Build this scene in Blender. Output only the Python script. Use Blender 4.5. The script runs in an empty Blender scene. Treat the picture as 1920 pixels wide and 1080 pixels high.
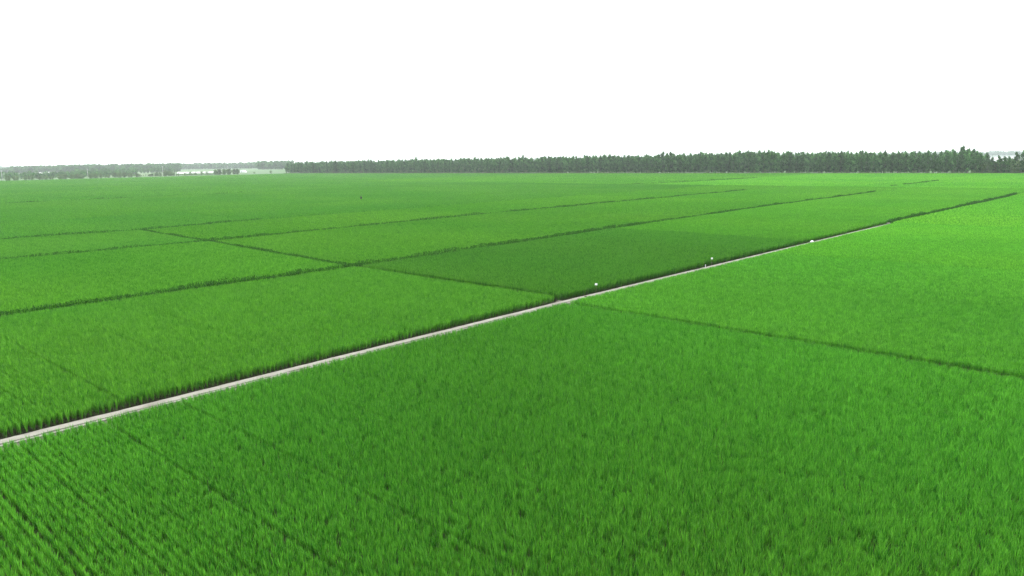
import bpy, bmesh, math, random
import numpy as np
from mathutils import Vector, Matrix

random.seed(7)
RNG = np.random.default_rng(7)
R = math.radians
sc = bpy.context.scene
COL = sc.collection

# ------------------------------------------------------------------ camera
CAM_H = 12.5
PITCH = math.atan((540 - 301) / 1387.0)
ROLL = R(0.87)
cam_d = bpy.data.cameras.new('camera')
cam_d.sensor_width = 36.0
cam_d.lens = 1387.0 / 1920.0 * 36.0
cam_d.clip_start = 0.1
cam_d.clip_end = 40000.0
cam = bpy.data.objects.new('camera', cam_d)
COL.objects.link(cam)
_f = Vector((0, math.cos(PITCH), -math.sin(PITCH)))
_r = Vector((1, 0, 0))
_u = _r.cross(_f)
_R = math.cos(ROLL) * _r - math.sin(ROLL) * _u
_U = math.sin(ROLL) * _r + math.cos(ROLL) * _u
m = Matrix((( _R.x, _U.x, -_f.x, 0), (_R.y, _U.y, -_f.y, 0), (_R.z, _U.z, -_f.z, CAM_H), (0, 0, 0, 1)))
cam.matrix_world = m
sc.camera = cam

# ------------------------------------------------------------------ sky, sun, exposure
SUN_EL, SUN_AZ = R(56), R(128)          # azimuth measured in the ground plane from +X
world = bpy.data.worlds.new('World')
sc.world = world
world.use_nodes = True
wn, wl = world.node_tree.nodes, world.node_tree.links
wn.clear()
w_out = wn.new('ShaderNodeOutputWorld')
w_bg = wn.new('ShaderNodeBackground')
w_sky = wn.new('ShaderNodeTexSky')
w_sky.sky_type = 'NISHITA'
w_sky.sun_disc = False
w_sky.sun_elevation = SUN_EL
w_sky.sun_rotation = R(90) - SUN_AZ
w_sky.air_density = 1.0
w_sky.dust_density = 1.5
w_sky.ozone_density = 1.0
w_hsv = wn.new('ShaderNodeHueSaturation')      # a white overcast veil: same brightness, hardly any blue
w_hsv.inputs['Saturation'].default_value = 0.12
w_bg.inputs['Strength'].default_value = 0.15
wl.new(w_sky.outputs[0], w_hsv.inputs['Color'])
w_mix = wn.new('ShaderNodeMix'); w_mix.data_type = 'RGBA'     # an even cloud layer over the clear sky
w_mix.inputs['Factor'].default_value = 0.65
w_mix.inputs['B'].default_value = (9.0, 9.2, 9.4, 1)
wl.new(w_hsv.outputs[0], w_mix.inputs['A'])
wl.new(w_mix.outputs['Result'], w_bg.inputs['Color'])
wl.new(w_bg.outputs[0], w_out.inputs[0])

sun_d = bpy.data.lights.new('sun', 'SUN')
sun_d.energy = 1.5
sun_d.angle = R(10)
sun_d.color = (1.0, 0.96, 0.9)
sun = bpy.data.objects.new('sun', sun_d)
COL.objects.link(sun)
_sd = Vector((math.cos(SUN_EL) * math.cos(SUN_AZ), math.cos(SUN_EL) * math.sin(SUN_AZ), math.sin(SUN_EL)))
sun.rotation_euler = (-_sd).to_track_quat('-Z', 'Y').to_euler()
sun.location = _sd * 200

sc.view_settings.view_transform = 'Standard'
sc.view_settings.look = 'None'
sc.view_settings.exposure = 1.12
sc.view_settings.gamma = 1.0
sc.view_settings.use_curve_mapping = False
sc.cycles.max_bounces = 7
sc.cycles.diffuse_bounces = 5
sc.cycles.glossy_bounces = 2
sc.cycles.transmission_bounces = 4
sc.cycles.volume_bounces = 1
sc.cycles.use_denoising = True
sc.cycles.denoiser = 'OPENIMAGEDENOISE'
sc.cycles.denoising_input_passes = 'RGB_ALBEDO_NORMAL'
sc.cycles.denoising_prefilter = 'NONE'

# ------------------------------------------------------------------ helpers
A0 = R(48.0)                                   # direction of the concrete path; u runs along it, v to its left
CU, SU = math.cos(A0), math.sin(A0)
def xy(u, v):
    return (u * CU - v * SU, u * SU + v * CU)

def tag(o, label=None, cat=None, group=None, kind=None):
    if label: o['label'] = label
    if cat: o['category'] = cat
    if group: o['group'] = group
    if kind: o['kind'] = kind
    return o

def mesh_from(name, V, F, mats, mi=None, smooth=False):
    me = bpy.data.meshes.new(name)
    me.from_pydata([tuple(map(float, v)) for v in V], [], [tuple(map(int, f)) for f in F])
    for mt in mats: me.materials.append(mt)
    if mi is not None: me.polygons.foreach_set('material_index', np.asarray(mi, dtype=np.int32))
    if smooth: me.polygons.foreach_set('use_smooth', np.ones(len(me.polygons), dtype=bool))
    me.update()
    return me

def obj(name, me, parent=None, loc=(0, 0, 0), rotz=0.0, scale=None):
    o = bpy.data.objects.new(name, me)
    COL.objects.link(o)
    o.location = loc
    o.rotation_euler = (0, 0, rotz)
    if scale is not None: o.scale = scale
    if parent: o.parent = parent
    return o

def bm_obj(name, bm, mats, parent=None, loc=(0, 0, 0), rotz=0.0, smooth=False):
    me = bpy.data.meshes.new(name)
    bm.to_mesh(me); bm.free()
    for mt in (mats if isinstance(mats, (list, tuple)) else [mats]): me.materials.append(mt)
    if smooth: me.polygons.foreach_set('use_smooth', np.ones(len(me.polygons), dtype=bool))
    return obj(name, me, parent, loc, rotz)

def box(bm, c, s, rotz=0.0, bevel=0.0, rx=0.0, ry=0.0):
    mt = Matrix.Translation(c) @ Matrix.Rotation(rotz, 4, 'Z') @ Matrix.Rotation(rx, 4, 'X') @ Matrix.Rotation(ry, 4, 'Y') @ Matrix.Diagonal((s[0], s[1], s[2], 1))
    r = bmesh.ops.create_cube(bm, size=1.0, matrix=mt)
    if bevel:
        es = list({e for v in r['verts'] for e in v.link_edges})
        bmesh.ops.bevel(bm, geom=es, offset=bevel, segments=2, affect='EDGES')

def tube(bm, p0, p1, r0, r1, n=8):
    p0, p1 = Vector(p0), Vector(p1)
    d = p1 - p0
    mt = Matrix.Translation((p0 + p1) / 2) @ d.to_track_quat('Z', 'Y').to_matrix().to_4x4()
    bmesh.ops.create_cone(bm, cap_ends=True, segments=n, radius1=r0, radius2=r1, depth=d.length, matrix=mt)

# ------------------------------------------------------------------ materials
def new_mat(name):
    mt = bpy.data.materials.new(name)
    mt.use_nodes = True
    n = mt.node_tree.nodes
    return mt, n, mt.node_tree.links, n['Principled BSDF'], n['Material Output']

def noise_mat(name, c0, c1, scale=3.0, rough=0.85, detail=6.0, bump=0.0, bump_scale=20.0, c2=None, scale2=0.3, spec=0.3, coords='Object'):
    mt, n, l, p, out = new_mat(name)
    tc = n.new('ShaderNodeTexCoord')
    nz = n.new('ShaderNodeTexNoise'); nz.inputs['Scale'].default_value = scale; nz.inputs['Detail'].default_value = detail
    l.new(tc.outputs[coords], nz.inputs['Vector'])
    rp = n.new('ShaderNodeValToRGB')
    rp.color_ramp.elements[0].position = 0.32; rp.color_ramp.elements[0].color = (*c0, 1)
    rp.color_ramp.elements[1].position = 0.68; rp.color_ramp.elements[1].color = (*c1, 1)
    l.new(nz.outputs['Fac'], rp.inputs['Fac'])
    col = rp.outputs['Color']
    if c2 is not None:
        n2 = n.new('ShaderNodeTexNoise'); n2.inputs['Scale'].default_value = scale2; n2.inputs['Detail'].default_value = 5
        l.new(tc.outputs[coords], n2.inputs['Vector'])
        r2 = n.new('ShaderNodeValToRGB')
        r2.color_ramp.elements[0].position = 0.5; r2.color_ramp.elements[1].position = 0.66
        l.new(n2.outputs['Fac'], r2.inputs['Fac'])
        mx = n.new('ShaderNodeMix'); mx.data_type = 'RGBA'
        l.new(r2.outputs['Color'], mx.inputs['Factor']); l.new(col, mx.inputs['A']); mx.inputs['B'].default_value = (*c2, 1)
        col = mx.outputs['Result']
    l.new(col, p.inputs['Base Color'])
    p.inputs['Roughness'].default_value = rough
    p.inputs['Specular IOR Level'].default_value = spec
    if bump:
        nb = n.new('ShaderNodeTexNoise'); nb.inputs['Scale'].default_value = bump_scale; nb.inputs['Detail'].default_value = 6
        l.new(tc.outputs[coords], nb.inputs['Vector'])
        bp = n.new('ShaderNodeBump'); bp.inputs['Strength'].default_value = bump; bp.inputs['Distance'].default_value = 0.05
        l.new(nb.outputs['Fac'], bp.inputs['Height']); l.new(bp.outputs[0], p.inputs['Normal'])
    return mt

def leaf_mat(name, c0, c1, transl=0.35, tmul=(1.5, 1.45, 1.0), rough=0.5, tint=True, spec=0.3):
    """c0..c1 chosen per blade or leaf (face attribute 'vary'); the crop's own colour comes with the instance ('tint')."""
    mt, n, l, p, out = new_mat(name)
    at = n.new('ShaderNodeAttribute'); at.attribute_name = 'vary'; at.attribute_type = 'GEOMETRY'
    mx = n.new('ShaderNodeMix'); mx.data_type = 'RGBA'
    mx.inputs['A'].default_value = (*c0, 1); mx.inputs['B'].default_value = (*c1, 1)
    l.new(at.outputs['Fac'], mx.inputs['Factor'])
    col = mx.outputs['Result']
    if tint:
        ti = n.new('ShaderNodeAttribute'); ti.attribute_name = 'tint'; ti.attribute_type = 'INSTANCER'
        mm = n.new('ShaderNodeMix'); mm.data_type = 'RGBA'; mm.blend_type = 'MULTIPLY'; mm.inputs['Factor'].default_value = 1.0
        l.new(col, mm.inputs['A']); l.new(ti.outputs['Vector'], mm.inputs['B'])
        col = mm.outputs['Result']
    else:
        oi = n.new('ShaderNodeObjectInfo')
        hs = n.new('ShaderNodeHueSaturation')
        mr = n.new('ShaderNodeMapRange'); mr.inputs['To Min'].default_value = 0.75; mr.inputs['To Max'].default_value = 1.3
        l.new(oi.outputs['Random'], mr.inputs['Value']); l.new(mr.outputs[0], hs.inputs['Value'])
        l.new(col, hs.inputs['Color']); col = hs.outputs['Color']
    l.new(col, p.inputs['Base Color'])
    p.inputs['Roughness'].default_value = rough
    p.inputs['Specular IOR Level'].default_value = spec
    tr = n.new('ShaderNodeBsdfTranslucent')
    tm = n.new('ShaderNodeMix'); tm.data_type = 'RGBA'; tm.blend_type = 'MULTIPLY'; tm.inputs['Factor'].default_value = 1.0
    l.new(col, tm.inputs['A']); tm.inputs['B'].default_value = (*tmul, 1)
    l.new(tm.outputs['Result'], tr.inputs['Color'])
    ms = n.new('ShaderNodeMixShader'); ms.inputs[0].default_value = transl
    l.new(p.outputs[0], ms.inputs[1]); l.new(tr.outputs[0], ms.inputs[2]); l.new(ms.outputs[0], out.inputs[0])
    return mt

M = {}
M['rice'] = leaf_mat('rice_blade', (0.014, 0.105, 0.008), (0.112, 0.355, 0.034), 0.36, rough=0.55, spec=0.12)
M['stem'] = leaf_mat('rice_stem', (0.022, 0.050, 0.013), (0.060, 0.085, 0.024), 0.15, rough=0.6)
M['poplar'] = leaf_mat('poplar_leaf', (0.012, 0.066, 0.014), (0.088, 0.235, 0.066), 0.35, tint=False, rough=0.55)
M['shrub'] = leaf_mat('shrub_leaf', (0.045, 0.105, 0.035), (0.110, 0.190, 0.070), 0.35, tint=False, rough=0.6)
M['wood_leaf'] = leaf_mat('wood_leaf', (0.012, 0.066, 0.014), (0.088, 0.235, 0.066), 0.35, tint=True, rough=0.55)
M['bark'] = noise_mat('bark', (0.10, 0.085, 0.065), (0.20, 0.18, 0.15), 6, bump=0.4)
M['mud'] = noise_mat('paddy_mud', (0.010, 0.014, 0.006), (0.022, 0.024, 0.011), 2.0, rough=0.8, spec=0.1, bump=0.3, bump_scale=8)
M['earth'] = noise_mat('bund_earth', (0.06, 0.065, 0.03), (0.12, 0.11, 0.06), 2.5, c2=(0.05, 0.10, 0.02), scale2=0.8, bump=0.5, bump_scale=10)
M['verge_earth'] = noise_mat('verge_earth', (0.06, 0.055, 0.042), (0.10, 0.09, 0.072), 3.0, c2=(0.07, 0.10, 0.035), scale2=0.9, bump=0.5, bump_scale=12)
M['field'] = noise_mat('far_fields', (0.022, 0.085, 0.014), (0.045, 0.125, 0.02), 0.004, c2=(0.06, 0.11, 0.028), scale2=0.0022, detail=3)
M['dry_grass'] = noise_mat('dry_grass', (0.13, 0.17, 0.06), (0.24, 0.25, 0.13), 0.25, c2=(0.32, 0.28, 0.2), scale2=0.05)
M['concrete'] = noise_mat('path_concrete', (0.185, 0.178, 0.152), (0.235, 0.228, 0.198), 1.6, c2=(0.15, 0.142, 0.118), scale2=0.45, bump=0.25, bump_scale=25, rough=0.9)
M['white'] = noise_mat('white_paint', (0.74, 0.75, 0.75), (0.82, 0.83, 0.83), 4, rough=0.5)
M['film'] = noise_mat('greenhouse_film', (0.74, 0.77, 0.78), (0.84, 0.86, 0.86), 0.6, rough=0.35)
M['stake'] = noise_mat('stake_wood', (0.18, 0.14, 0.10), (0.30, 0.24, 0.17), 15)
M['pole'] = noise_mat('pole_concrete', (0.50, 0.50, 0.48), (0.62, 0.62, 0.60), 2)
M['steel'] = noise_mat('galvanised_steel', (0.30, 0.31, 0.32), (0.42, 0.43, 0.44), 6, rough=0.4)
M['cloth'] = noise_mat('dark_cloth', (0.012, 0.013, 0.016), (0.022, 0.023, 0.028), 12, rough=0.9)
M['skin'] = noise_mat('skin', (0.40, 0.26, 0.19), (0.46, 0.30, 0.22), 8, rough=0.6)
M['hair'] = noise_mat('hair', (0.010, 0.009, 0.008), (0.02, 0.017, 0.015), 30, rough=0.5)
M['clay'] = noise_mat('wet_clod', (0.06, 0.045, 0.03), (0.11, 0.085, 0.06), 9, bump=0.6)
M['brick'] = noise_mat('shed_wall', (0.45, 0.42, 0.38), (0.58, 0.55, 0.5), 1.2)

# ------------------------------------------------------------------ stuff made of many copies of a few clumps
def scatter(name, variants, P, rotz, S, idx, tint, mats):
    """variants: list of (V, F, vary, mat_index). One object: its mesh carries the clumps and the points they grow at."""
    Vs, Fs, var, mi, gid, off = [], [], [], [], [], 0
    for k, (V, F, va, ma) in enumerate(variants):
        Vs.append(V); Fs.append(F + off); var.append(va); mi.append(ma)
        gid.append(np.full(len(V), k, dtype=np.int32)); off += len(V)
    npt = len(P)
    V = np.concatenate(Vs + [P]).astype(np.float32)
    F = np.concatenate(Fs).astype(np.int32)
    var = np.concatenate(var); mi = np.concatenate(mi)
    gid = np.concatenate(gid + [np.full(npt, -1, dtype=np.int32)])
    me = bpy.data.meshes.new(name)
    nv, nf = len(V), len(F)
    k = F.shape[1]
    me.vertices.add(nv); me.vertices.foreach_set('co', V.ravel())
    me.loops.add(nf * k); me.loops.foreach_set('vertex_index', F.ravel())
    me.polygons.add(nf)
    me.polygons.foreach_set('loop_start', np.arange(0, nf * k, k, dtype=np.int32))
    me.polygons.foreach_set('material_index', mi.astype(np.int32))
    a = me.attributes.new('vary', 'FLOAT', 'FACE'); a.data.foreach_set('value', var.astype(np.float32))
    def pt(nm, ty, arr, dim):
        a = me.attributes.new(nm, ty, 'POINT')
        full = np.zeros((nv, dim), dtype=np.float32 if ty != 'INT' else np.int32)
        full[nv - npt:] = np.asarray(arr).reshape(npt, dim)
        a.data.foreach_set('vector' if ty == 'FLOAT_VECTOR' else 'value', full.ravel())
    rot = np.zeros((npt, 3)); rot[:, 2] = rotz
    pt('rot', 'FLOAT_VECTOR', rot, 3); pt('scl', 'FLOAT_VECTOR', S, 3); pt('tint', 'FLOAT_VECTOR', tint, 3); pt('pick', 'INT', idx, 1)
    g = me.attributes.new('gid', 'INT', 'POINT'); g.data.foreach_set('value', gid)
    me.update(); me.validate()
    for mt in mats: me.materials.append(mt)
    o = obj(name, me)
    md = o.modifiers.new('scatter', 'NODES')
    md.node_group = scatter_group()
    return o

_SG = []
def scatter_group():
    if _SG: return _SG[0]
    ng = bpy.data.node_groups.new('scatter', 'GeometryNodeTree')
    ng.interface.new_socket('Geometry', in_out='INPUT', socket_type='NodeSocketGeometry')
    ng.interface.new_socket('Geometry', in_out='OUTPUT', socket_type='NodeSocketGeometry')
    N, L = ng.nodes, ng.links
    gi, go = N.new('NodeGroupInput'), N.new('NodeGroupOutput')
    def attr(nm, ty):
        x = N.new('GeometryNodeInputNamedAttribute'); x.data_type = ty; x.inputs['Name'].default_value = nm
        return x.outputs['Attribute']
    gid = attr('gid', 'INT')
    cmp_ = N.new('FunctionNodeCompare'); cmp_.data_type = 'INT'; cmp_.operation = 'LESS_THAN'
    L.new(gid, cmp_.inputs['A']); cmp_.inputs['B'].default_value = 0
    # the INT sockets are the ones enabled for this data type
    ia = [s for s in cmp_.inputs if s.type == 'INT']
    L.new(gid, ia[0]); ia[1].default_value = 0
    sep = N.new('GeometryNodeSeparateGeometry'); sep.domain = 'POINT'
    L.new(gi.outputs[0], sep.inputs['Geometry']); L.new(cmp_.outputs[0], sep.inputs['Selection'])
    spl = N.new('GeometryNodeSplitToInstances'); spl.domain = 'POINT'
    L.new(sep.outputs['Inverted'], spl.inputs['Geometry']); L.new(gid, spl.inputs['Group ID'])
    iop = N.new('GeometryNodeInstanceOnPoints')
    L.new(sep.outputs['Selection'], iop.inputs['Points'])
    L.new(spl.outputs['Instances'], iop.inputs['Instance'])
    iop.inputs['Pick Instance'].default_value = True
    L.new(attr('pick', 'INT'), iop.inputs['Instance Index'])
    e2r = N.new('FunctionNodeEulerToRotation')
    L.new(attr('rot', 'FLOAT_VECTOR'), e2r.inputs[0]); L.new(e2r.outputs[0], iop.inputs['Rotation'])
    L.new(attr('scl', 'FLOAT_VECTOR'), iop.inputs['Scale'])
    L.new(iop.outputs[0], go.inputs[0])
    _SG.append(ng)
    return ng

# ------------------------------------------------------------------ the large structure: ground, soil, path, bunds
FIELD_U, FIELD_V = 524.0, 838.0            # far edges of the paddy land
def sheet(name, uv, z, mt):
    me = mesh_from(name, [(*xy(u, v), z) for u, v in uv], [tuple(range(len(uv)))], [mt])
    return tag(obj(name, me), kind='structure')

gme = mesh_from('ground', [(-11000, -11000, -0.02), (11000, -11000, -0.02), (11000, 11000, -0.02), (-11000, 11000, -0.02)], [(0, 1, 2, 3)], [M['field']])
tag(obj('ground', gme), kind='structure')
sheet('paddy_soil', [(-60, -60), (FIELD_U, -60), (FIELD_U, FIELD_V), (-60, FIELD_V)], 0.0, M['mud'])

def ridge(name, pts, half, top, h, mt, n_per=1.2, wob=0.06, skirt=0.25, kind='structure', hz=0.02, groove=False):
    """a low ridge along a polyline of (u, v): flat top, sloping sides, uneven edges."""
    V, F = [], []
    prof = [(-half - skirt, 0.0), (-half, top), (-half * 0.3, top + h), (half * 0.3, top + h), (half, top), (half + skirt, 0.0)]
    P = [Vector(p) for p in pts]
    rows = []
    for a, b in zip(P, P[1:]):
        d = b - a
        k = max(1, int(d.length / n_per))
        for i in range(k + (1 if b is P[-1] else 0)):
            rows.append((a + d * (i / k), Vector((-d.y, d.x)).normalized()))
    rr = random.Random(name + str(len(pts)) + str(pts[0]))
    for c, nrm in rows:
        for s, z in prof:
            w = rr.uniform(-wob, wob)
            q = c + nrm * (s + w)
            V.append((*xy(q.x, q.y), z + (rr.uniform(-hz, hz) if z > 0 else 0.004)))
    k = len(prof)
    for i in range(len(rows) - 1):
        for j in range(k - 1):
            a = i * k + j
            F.append((a, a + k, a + k + 1, a + 1))
    me = mesh_from(name, V, F, [mt])
    return tag(obj(name, me), kind=kind)

# bund lines in (u, v)
def uX1(v): return np.interp(v, [-10, 5, 38, 39, 71, 113.5, 145], [45.8, 46.4, 48.5, 49.7, 50.6, 54.3, 56.2])
def vP(u): return np.interp(u, [-10, 8, 49, 105, 143, 236, 300], [38.7, 38.75, 39.2, 38.7, 38.4, 35.6, 35.2])
def vA(u): return np.interp(u, [0, 16, 50, 102, 178, 235, 300], [71.3, 71.2, 70.9, 72.6, 74.6, 74.0, 74.0])
def vB(u): return np.interp(u, [0, 27, 54, 113, 212, 300], [115.0, 114.8, 113.6, 116.5, 117.4, 117.4])
def vD(u): return np.interp(u, [20, 35, 56, 76, 160, 400], [147.6, 147.4, 145.2, 148.4, 150, 150])
line = lambda fn, a, b, st=8: [(u, float(fn(u))) for u in np.arange(a, b + .01, st)]
ridge('field_bund', line(vP, 143, 300), 0.30, 0.14, 0.03, M['earth'])
ridge('field_bund', line(vA, -8, 300), 0.35, 0.14, 0.04, M['earth'])
ridge('field_bund', line(vB, 10, 300), 0.35, 0.14, 0.04, M['earth'])
ridge('field_bund', line(vD, 20, 240), 0.30, 0.14, 0.04, M['earth'])
ridge('field_bund', [(float(uX1(v)), v) for v in np.arange(-8, 37, 4)], 0.22, 0.12, 0.03, M['earth'])
ridge('field_bund', [(float(uX1(v)), v) for v in np.arange(40.5, 146, 5)], 0.22, 0.12, 0.03, M['earth'])
ridge('field_bund', [(104.8, 40), (107.0, 58), (106.4, 72)], 0.2, 0.12, 0.03, M['earth'])

# the concrete path: slab with a narrow lower edge strip, one groove between
def strip(name, u0, u1, off0, off1, z, mt, parent=None, seed=1, wob=0.02, step=0.35, depth=0.2):
    rr = random.Random(seed)
    V, F = [], []
    us = np.arange(u0, u1 + 1e-6, step)
    drift = 0
    for u in us:
        c = float(vP(u)); drift = 0.9 * drift + rr.uniform(-1, 1) * wob
        a = c + off0 + drift + rr.uniform(-wob, wob) * .5
        b = c + off1 + drift * .7 + rr.uniform(-wob, wob) * .5
        zz = z + rr.uniform(-0.006, 0.006)
        for (vv, z_) in ((a - 0.02, zz - depth), (a, zz - 0.012), (a + 0.02, zz), (b - 0.02, zz), (b, zz - 0.012), (b + 0.02, zz - depth)):
            V.append((*xy(u, vv), z_))
    k = 6
    for i in range(len(us) - 1):
        for j in range(k - 1):
            q = i * k + j
            F.append((q, q + k, q + k + 1, q + 1))
    n0 = 0; n1 = (len(us) - 1) * k
    F.append(tuple(range(n0, n0 + k))); F.append(tuple(reversed(range(n1, n1 + k))))
    return obj(name, mesh_from(name, V, F, [mt]), parent)
PATH_Z = 0.26
path = tag(strip('concrete_path', -8, 143, -0.27, 0.34, PATH_Z, M['concrete'], seed=3), kind='structure')
strip('edge_strip', -8, 141.5, -0.50, -0.31, PATH_Z - 0.035, M['concrete'], path, seed=5, wob=0.016)
# muddy verge falling from the path to the near paddy
def verge(name, u0, u1, prof, mt, seed):
    rr = random.Random(seed); V, F = [], []
    us = np.arange(u0, u1 + 1e-6, 0.5)
    for u in us:
        c = float(vP(u))
        for k, (o_, z) in enumerate(prof):
            V.append((*xy(u, c + o_ + rr.uniform(-.05, .05)), max(0.004, z + (rr.uniform(-.02, .02) if 0 < k < len(prof) - 1 else 0))))
    k = len(prof)
    for i in range(len(us) - 1):
        for j in range(k - 1):
            q = i * k + j; F.append((q, q + k, q + k + 1, q + 1))
    return tag(obj(name, mesh_from(name, V, F, [mt])), kind='structure')
verge('path_verge', -8, 143, [(-1.3, 0.004), (-1.0, 0.07), (-0.70, 0.15), (-0.46, 0.17)], M['verge_earth'], 11)
verge('ditch_bank', -8, 143, [(0.30, 0.12), (0.55, 0.05), (0.8, 0.004)], M['mud'], 12)

# ------------------------------------------------------------------ rice
def rice_patch(w, l, row, hill, nb, bw, h, seed, gap=0.06, spread=1.0):
    """w across the rows (x), l along them (y): a block of rice hills of bent tapering blades."""
    g = np.random.default_rng(seed)
    nr = int(round(w / row)); nh = int(round(l / hill))
    xs = (np.arange(nr) + .5) * ((w - gap) / nr) - (w - gap) / 2
    ys = (np.arange(nh) + .5) * (l / nh) - l / 2
    HX, HY = np.meshgrid(xs, ys)
    HX = HX.ravel() + g.normal(0, .013, HX.size); HY = HY.ravel() + g.normal(0, .03, HY.size)
    hs = g.normal(1.0, 0.035, HX.size) * np.where(g.random(HX.size) < .09, g.uniform(.70, .88, HX.size), 1.0)   # some hills weak
    lean = g.normal(0, 1, (HX.size, 2)) * np.array([.03, .08])
    n = HX.size * nb
    hx = np.repeat(HX, nb); hy = np.repeat(HY, nb); hh = np.repeat(hs, nb)
    ln = np.repeat(lean, nb, axis=0)
    az = g.uniform(0, 2 * np.pi, n)
    br = g.uniform(.005, .045, n) * (row / .3)
    bx = hx + .7 * np.cos(az) * br; by = hy + np.sin(az) * br
    z0 = h * hh * g.uniform(.16, .50, n)              # leaves leave the stem here
    L = h * hh * g.uniform(.84, 1.05, n) - z0
    th = np.abs(g.normal(0, .12, n)) * spread + .02   # lean from upright
    bend = np.abs(g.normal(0, .22, n)) * spread
    fx = g.uniform(0, np.pi, n)                       # blade face direction
    wx, wy = np.cos(fx), np.sin(fx)
    ts = np.array([0.0, .45, .78, 1.0])
    ws = np.array([.55, 1.0, .75, .08])
    V = np.zeros((n, 8, 3))
    x = bx.copy(); y = by.copy(); z = z0.copy(); prev = 0
    for i, t in enumerate(ts):
        seg = (t - prev) * L; ang = th + bend * t * t; prev = t
        x = x + .66 * np.cos(az) * np.sin(ang) * seg + ln[:, 0] * seg
        y = y + np.sin(az) * np.sin(ang) * seg + ln[:, 1] * seg
        z = z + np.cos(ang) * seg
        hw = bw * .5 * ws[i] * g.uniform(.8, 1.2, n)
        V[:, 2 * i] = np.stack([x - wx * hw, y - wy * hw, z], 1)
        V[:, 2 * i + 1] = np.stack([x + wx * hw, y + wy * hw, z], 1)
    base = (np.arange(n) * 8)[:, None]
    q = np.array([[0, 1, 3, 2], [2, 3, 5, 4], [4, 5, 7, 6]])
    F = (base[:, None, :] + q[None]).reshape(-1, 4)
    va = np.repeat(np.clip(np.repeat(g.normal(.45, .09, HX.size), nb) + g.normal(0, .30, n), 0, 1), 3)
    V = V.reshape(-1, 3)
    # stems: a few dull sheaths per hill, dark gaps between them
    ns = HX.size * 5
    sx = np.repeat(HX, 5) + g.normal(0, .035, ns) * (row / .3); sy = np.repeat(HY, 5) + g.normal(0, .035, ns) * (row / .3)
    a = g.uniform(0, np.pi, ns); sw = bw * .38; zt = h * .5 * np.repeat(hs, 5)
    cx, cy = np.cos(a) * sw, np.sin(a) * sw; o0 = np.zeros(ns)
    tx, ty = sx + g.normal(0, .03, ns), sy + g.normal(0, .03, ns)
    SV = np.stack([np.stack([sx - cx, sy - cy, o0], 1), np.stack([sx + cx, sy + cy, o0], 1), np.stack([tx + cx, ty + cy, zt], 1), np.stack([tx - cx, ty - cy, zt], 1)], 1).reshape(-1, 3)
    SF = np.arange(ns * 4).reshape(ns, 4) + len(V)
    return np.concatenate([V, SV]), np.concatenate([F, SF]), np.concatenate([va, g.random(ns)]), np.concatenate([np.zeros(len(F), int), np.ones(ns, int)])

LOD = {
    0: dict(w=1.8, l=2.7, v=[rice_patch(1.8, 2.7, .30, .18, 30, .014, .92, 100 + i, gap=.06) for i in range(6)]),
    1: dict(w=1.8, l=2.7, v=[rice_patch(1.8, 2.7, .30, .20, 20, .022, .92, 200 + i) for i in range(4)]),
    2: dict(w=3.6, l=5.4, v=[rice_patch(3.6, 5.4, .45, .30, 14, .055, .92, 300 + i) for i in range(3)]),
    3: dict(w=9.0, l=12.0, v=[rice_patch(9.0, 12.0, .75, .60, 15, .13, .92, 400 + i) for i in range(2)]),
}

def vnoise(X, Y, s, seed):
    """smooth value noise used for uneven growth."""
    g = np.random.default_rng(seed).random((64, 64))
    x = X / s; y = Y / s
    i = np.floor(x).astype(int); j = np.floor(y).astype(int)
    fx = x - i; fy = y - j
    fx = fx * fx * (3 - 2 * fx); fy = fy * fy * (3 - 2 * fy)
    a = g[i % 64, j % 64]; b = g[(i + 1) % 64, j % 64]; c = g[i % 64, (j + 1) % 64]; d = g[(i + 1) % 64, (j + 1) % 64]
    return (a * (1 - fx) + b * fx) * (1 - fy) + (c * (1 - fx) + d * fx) * fy

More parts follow.
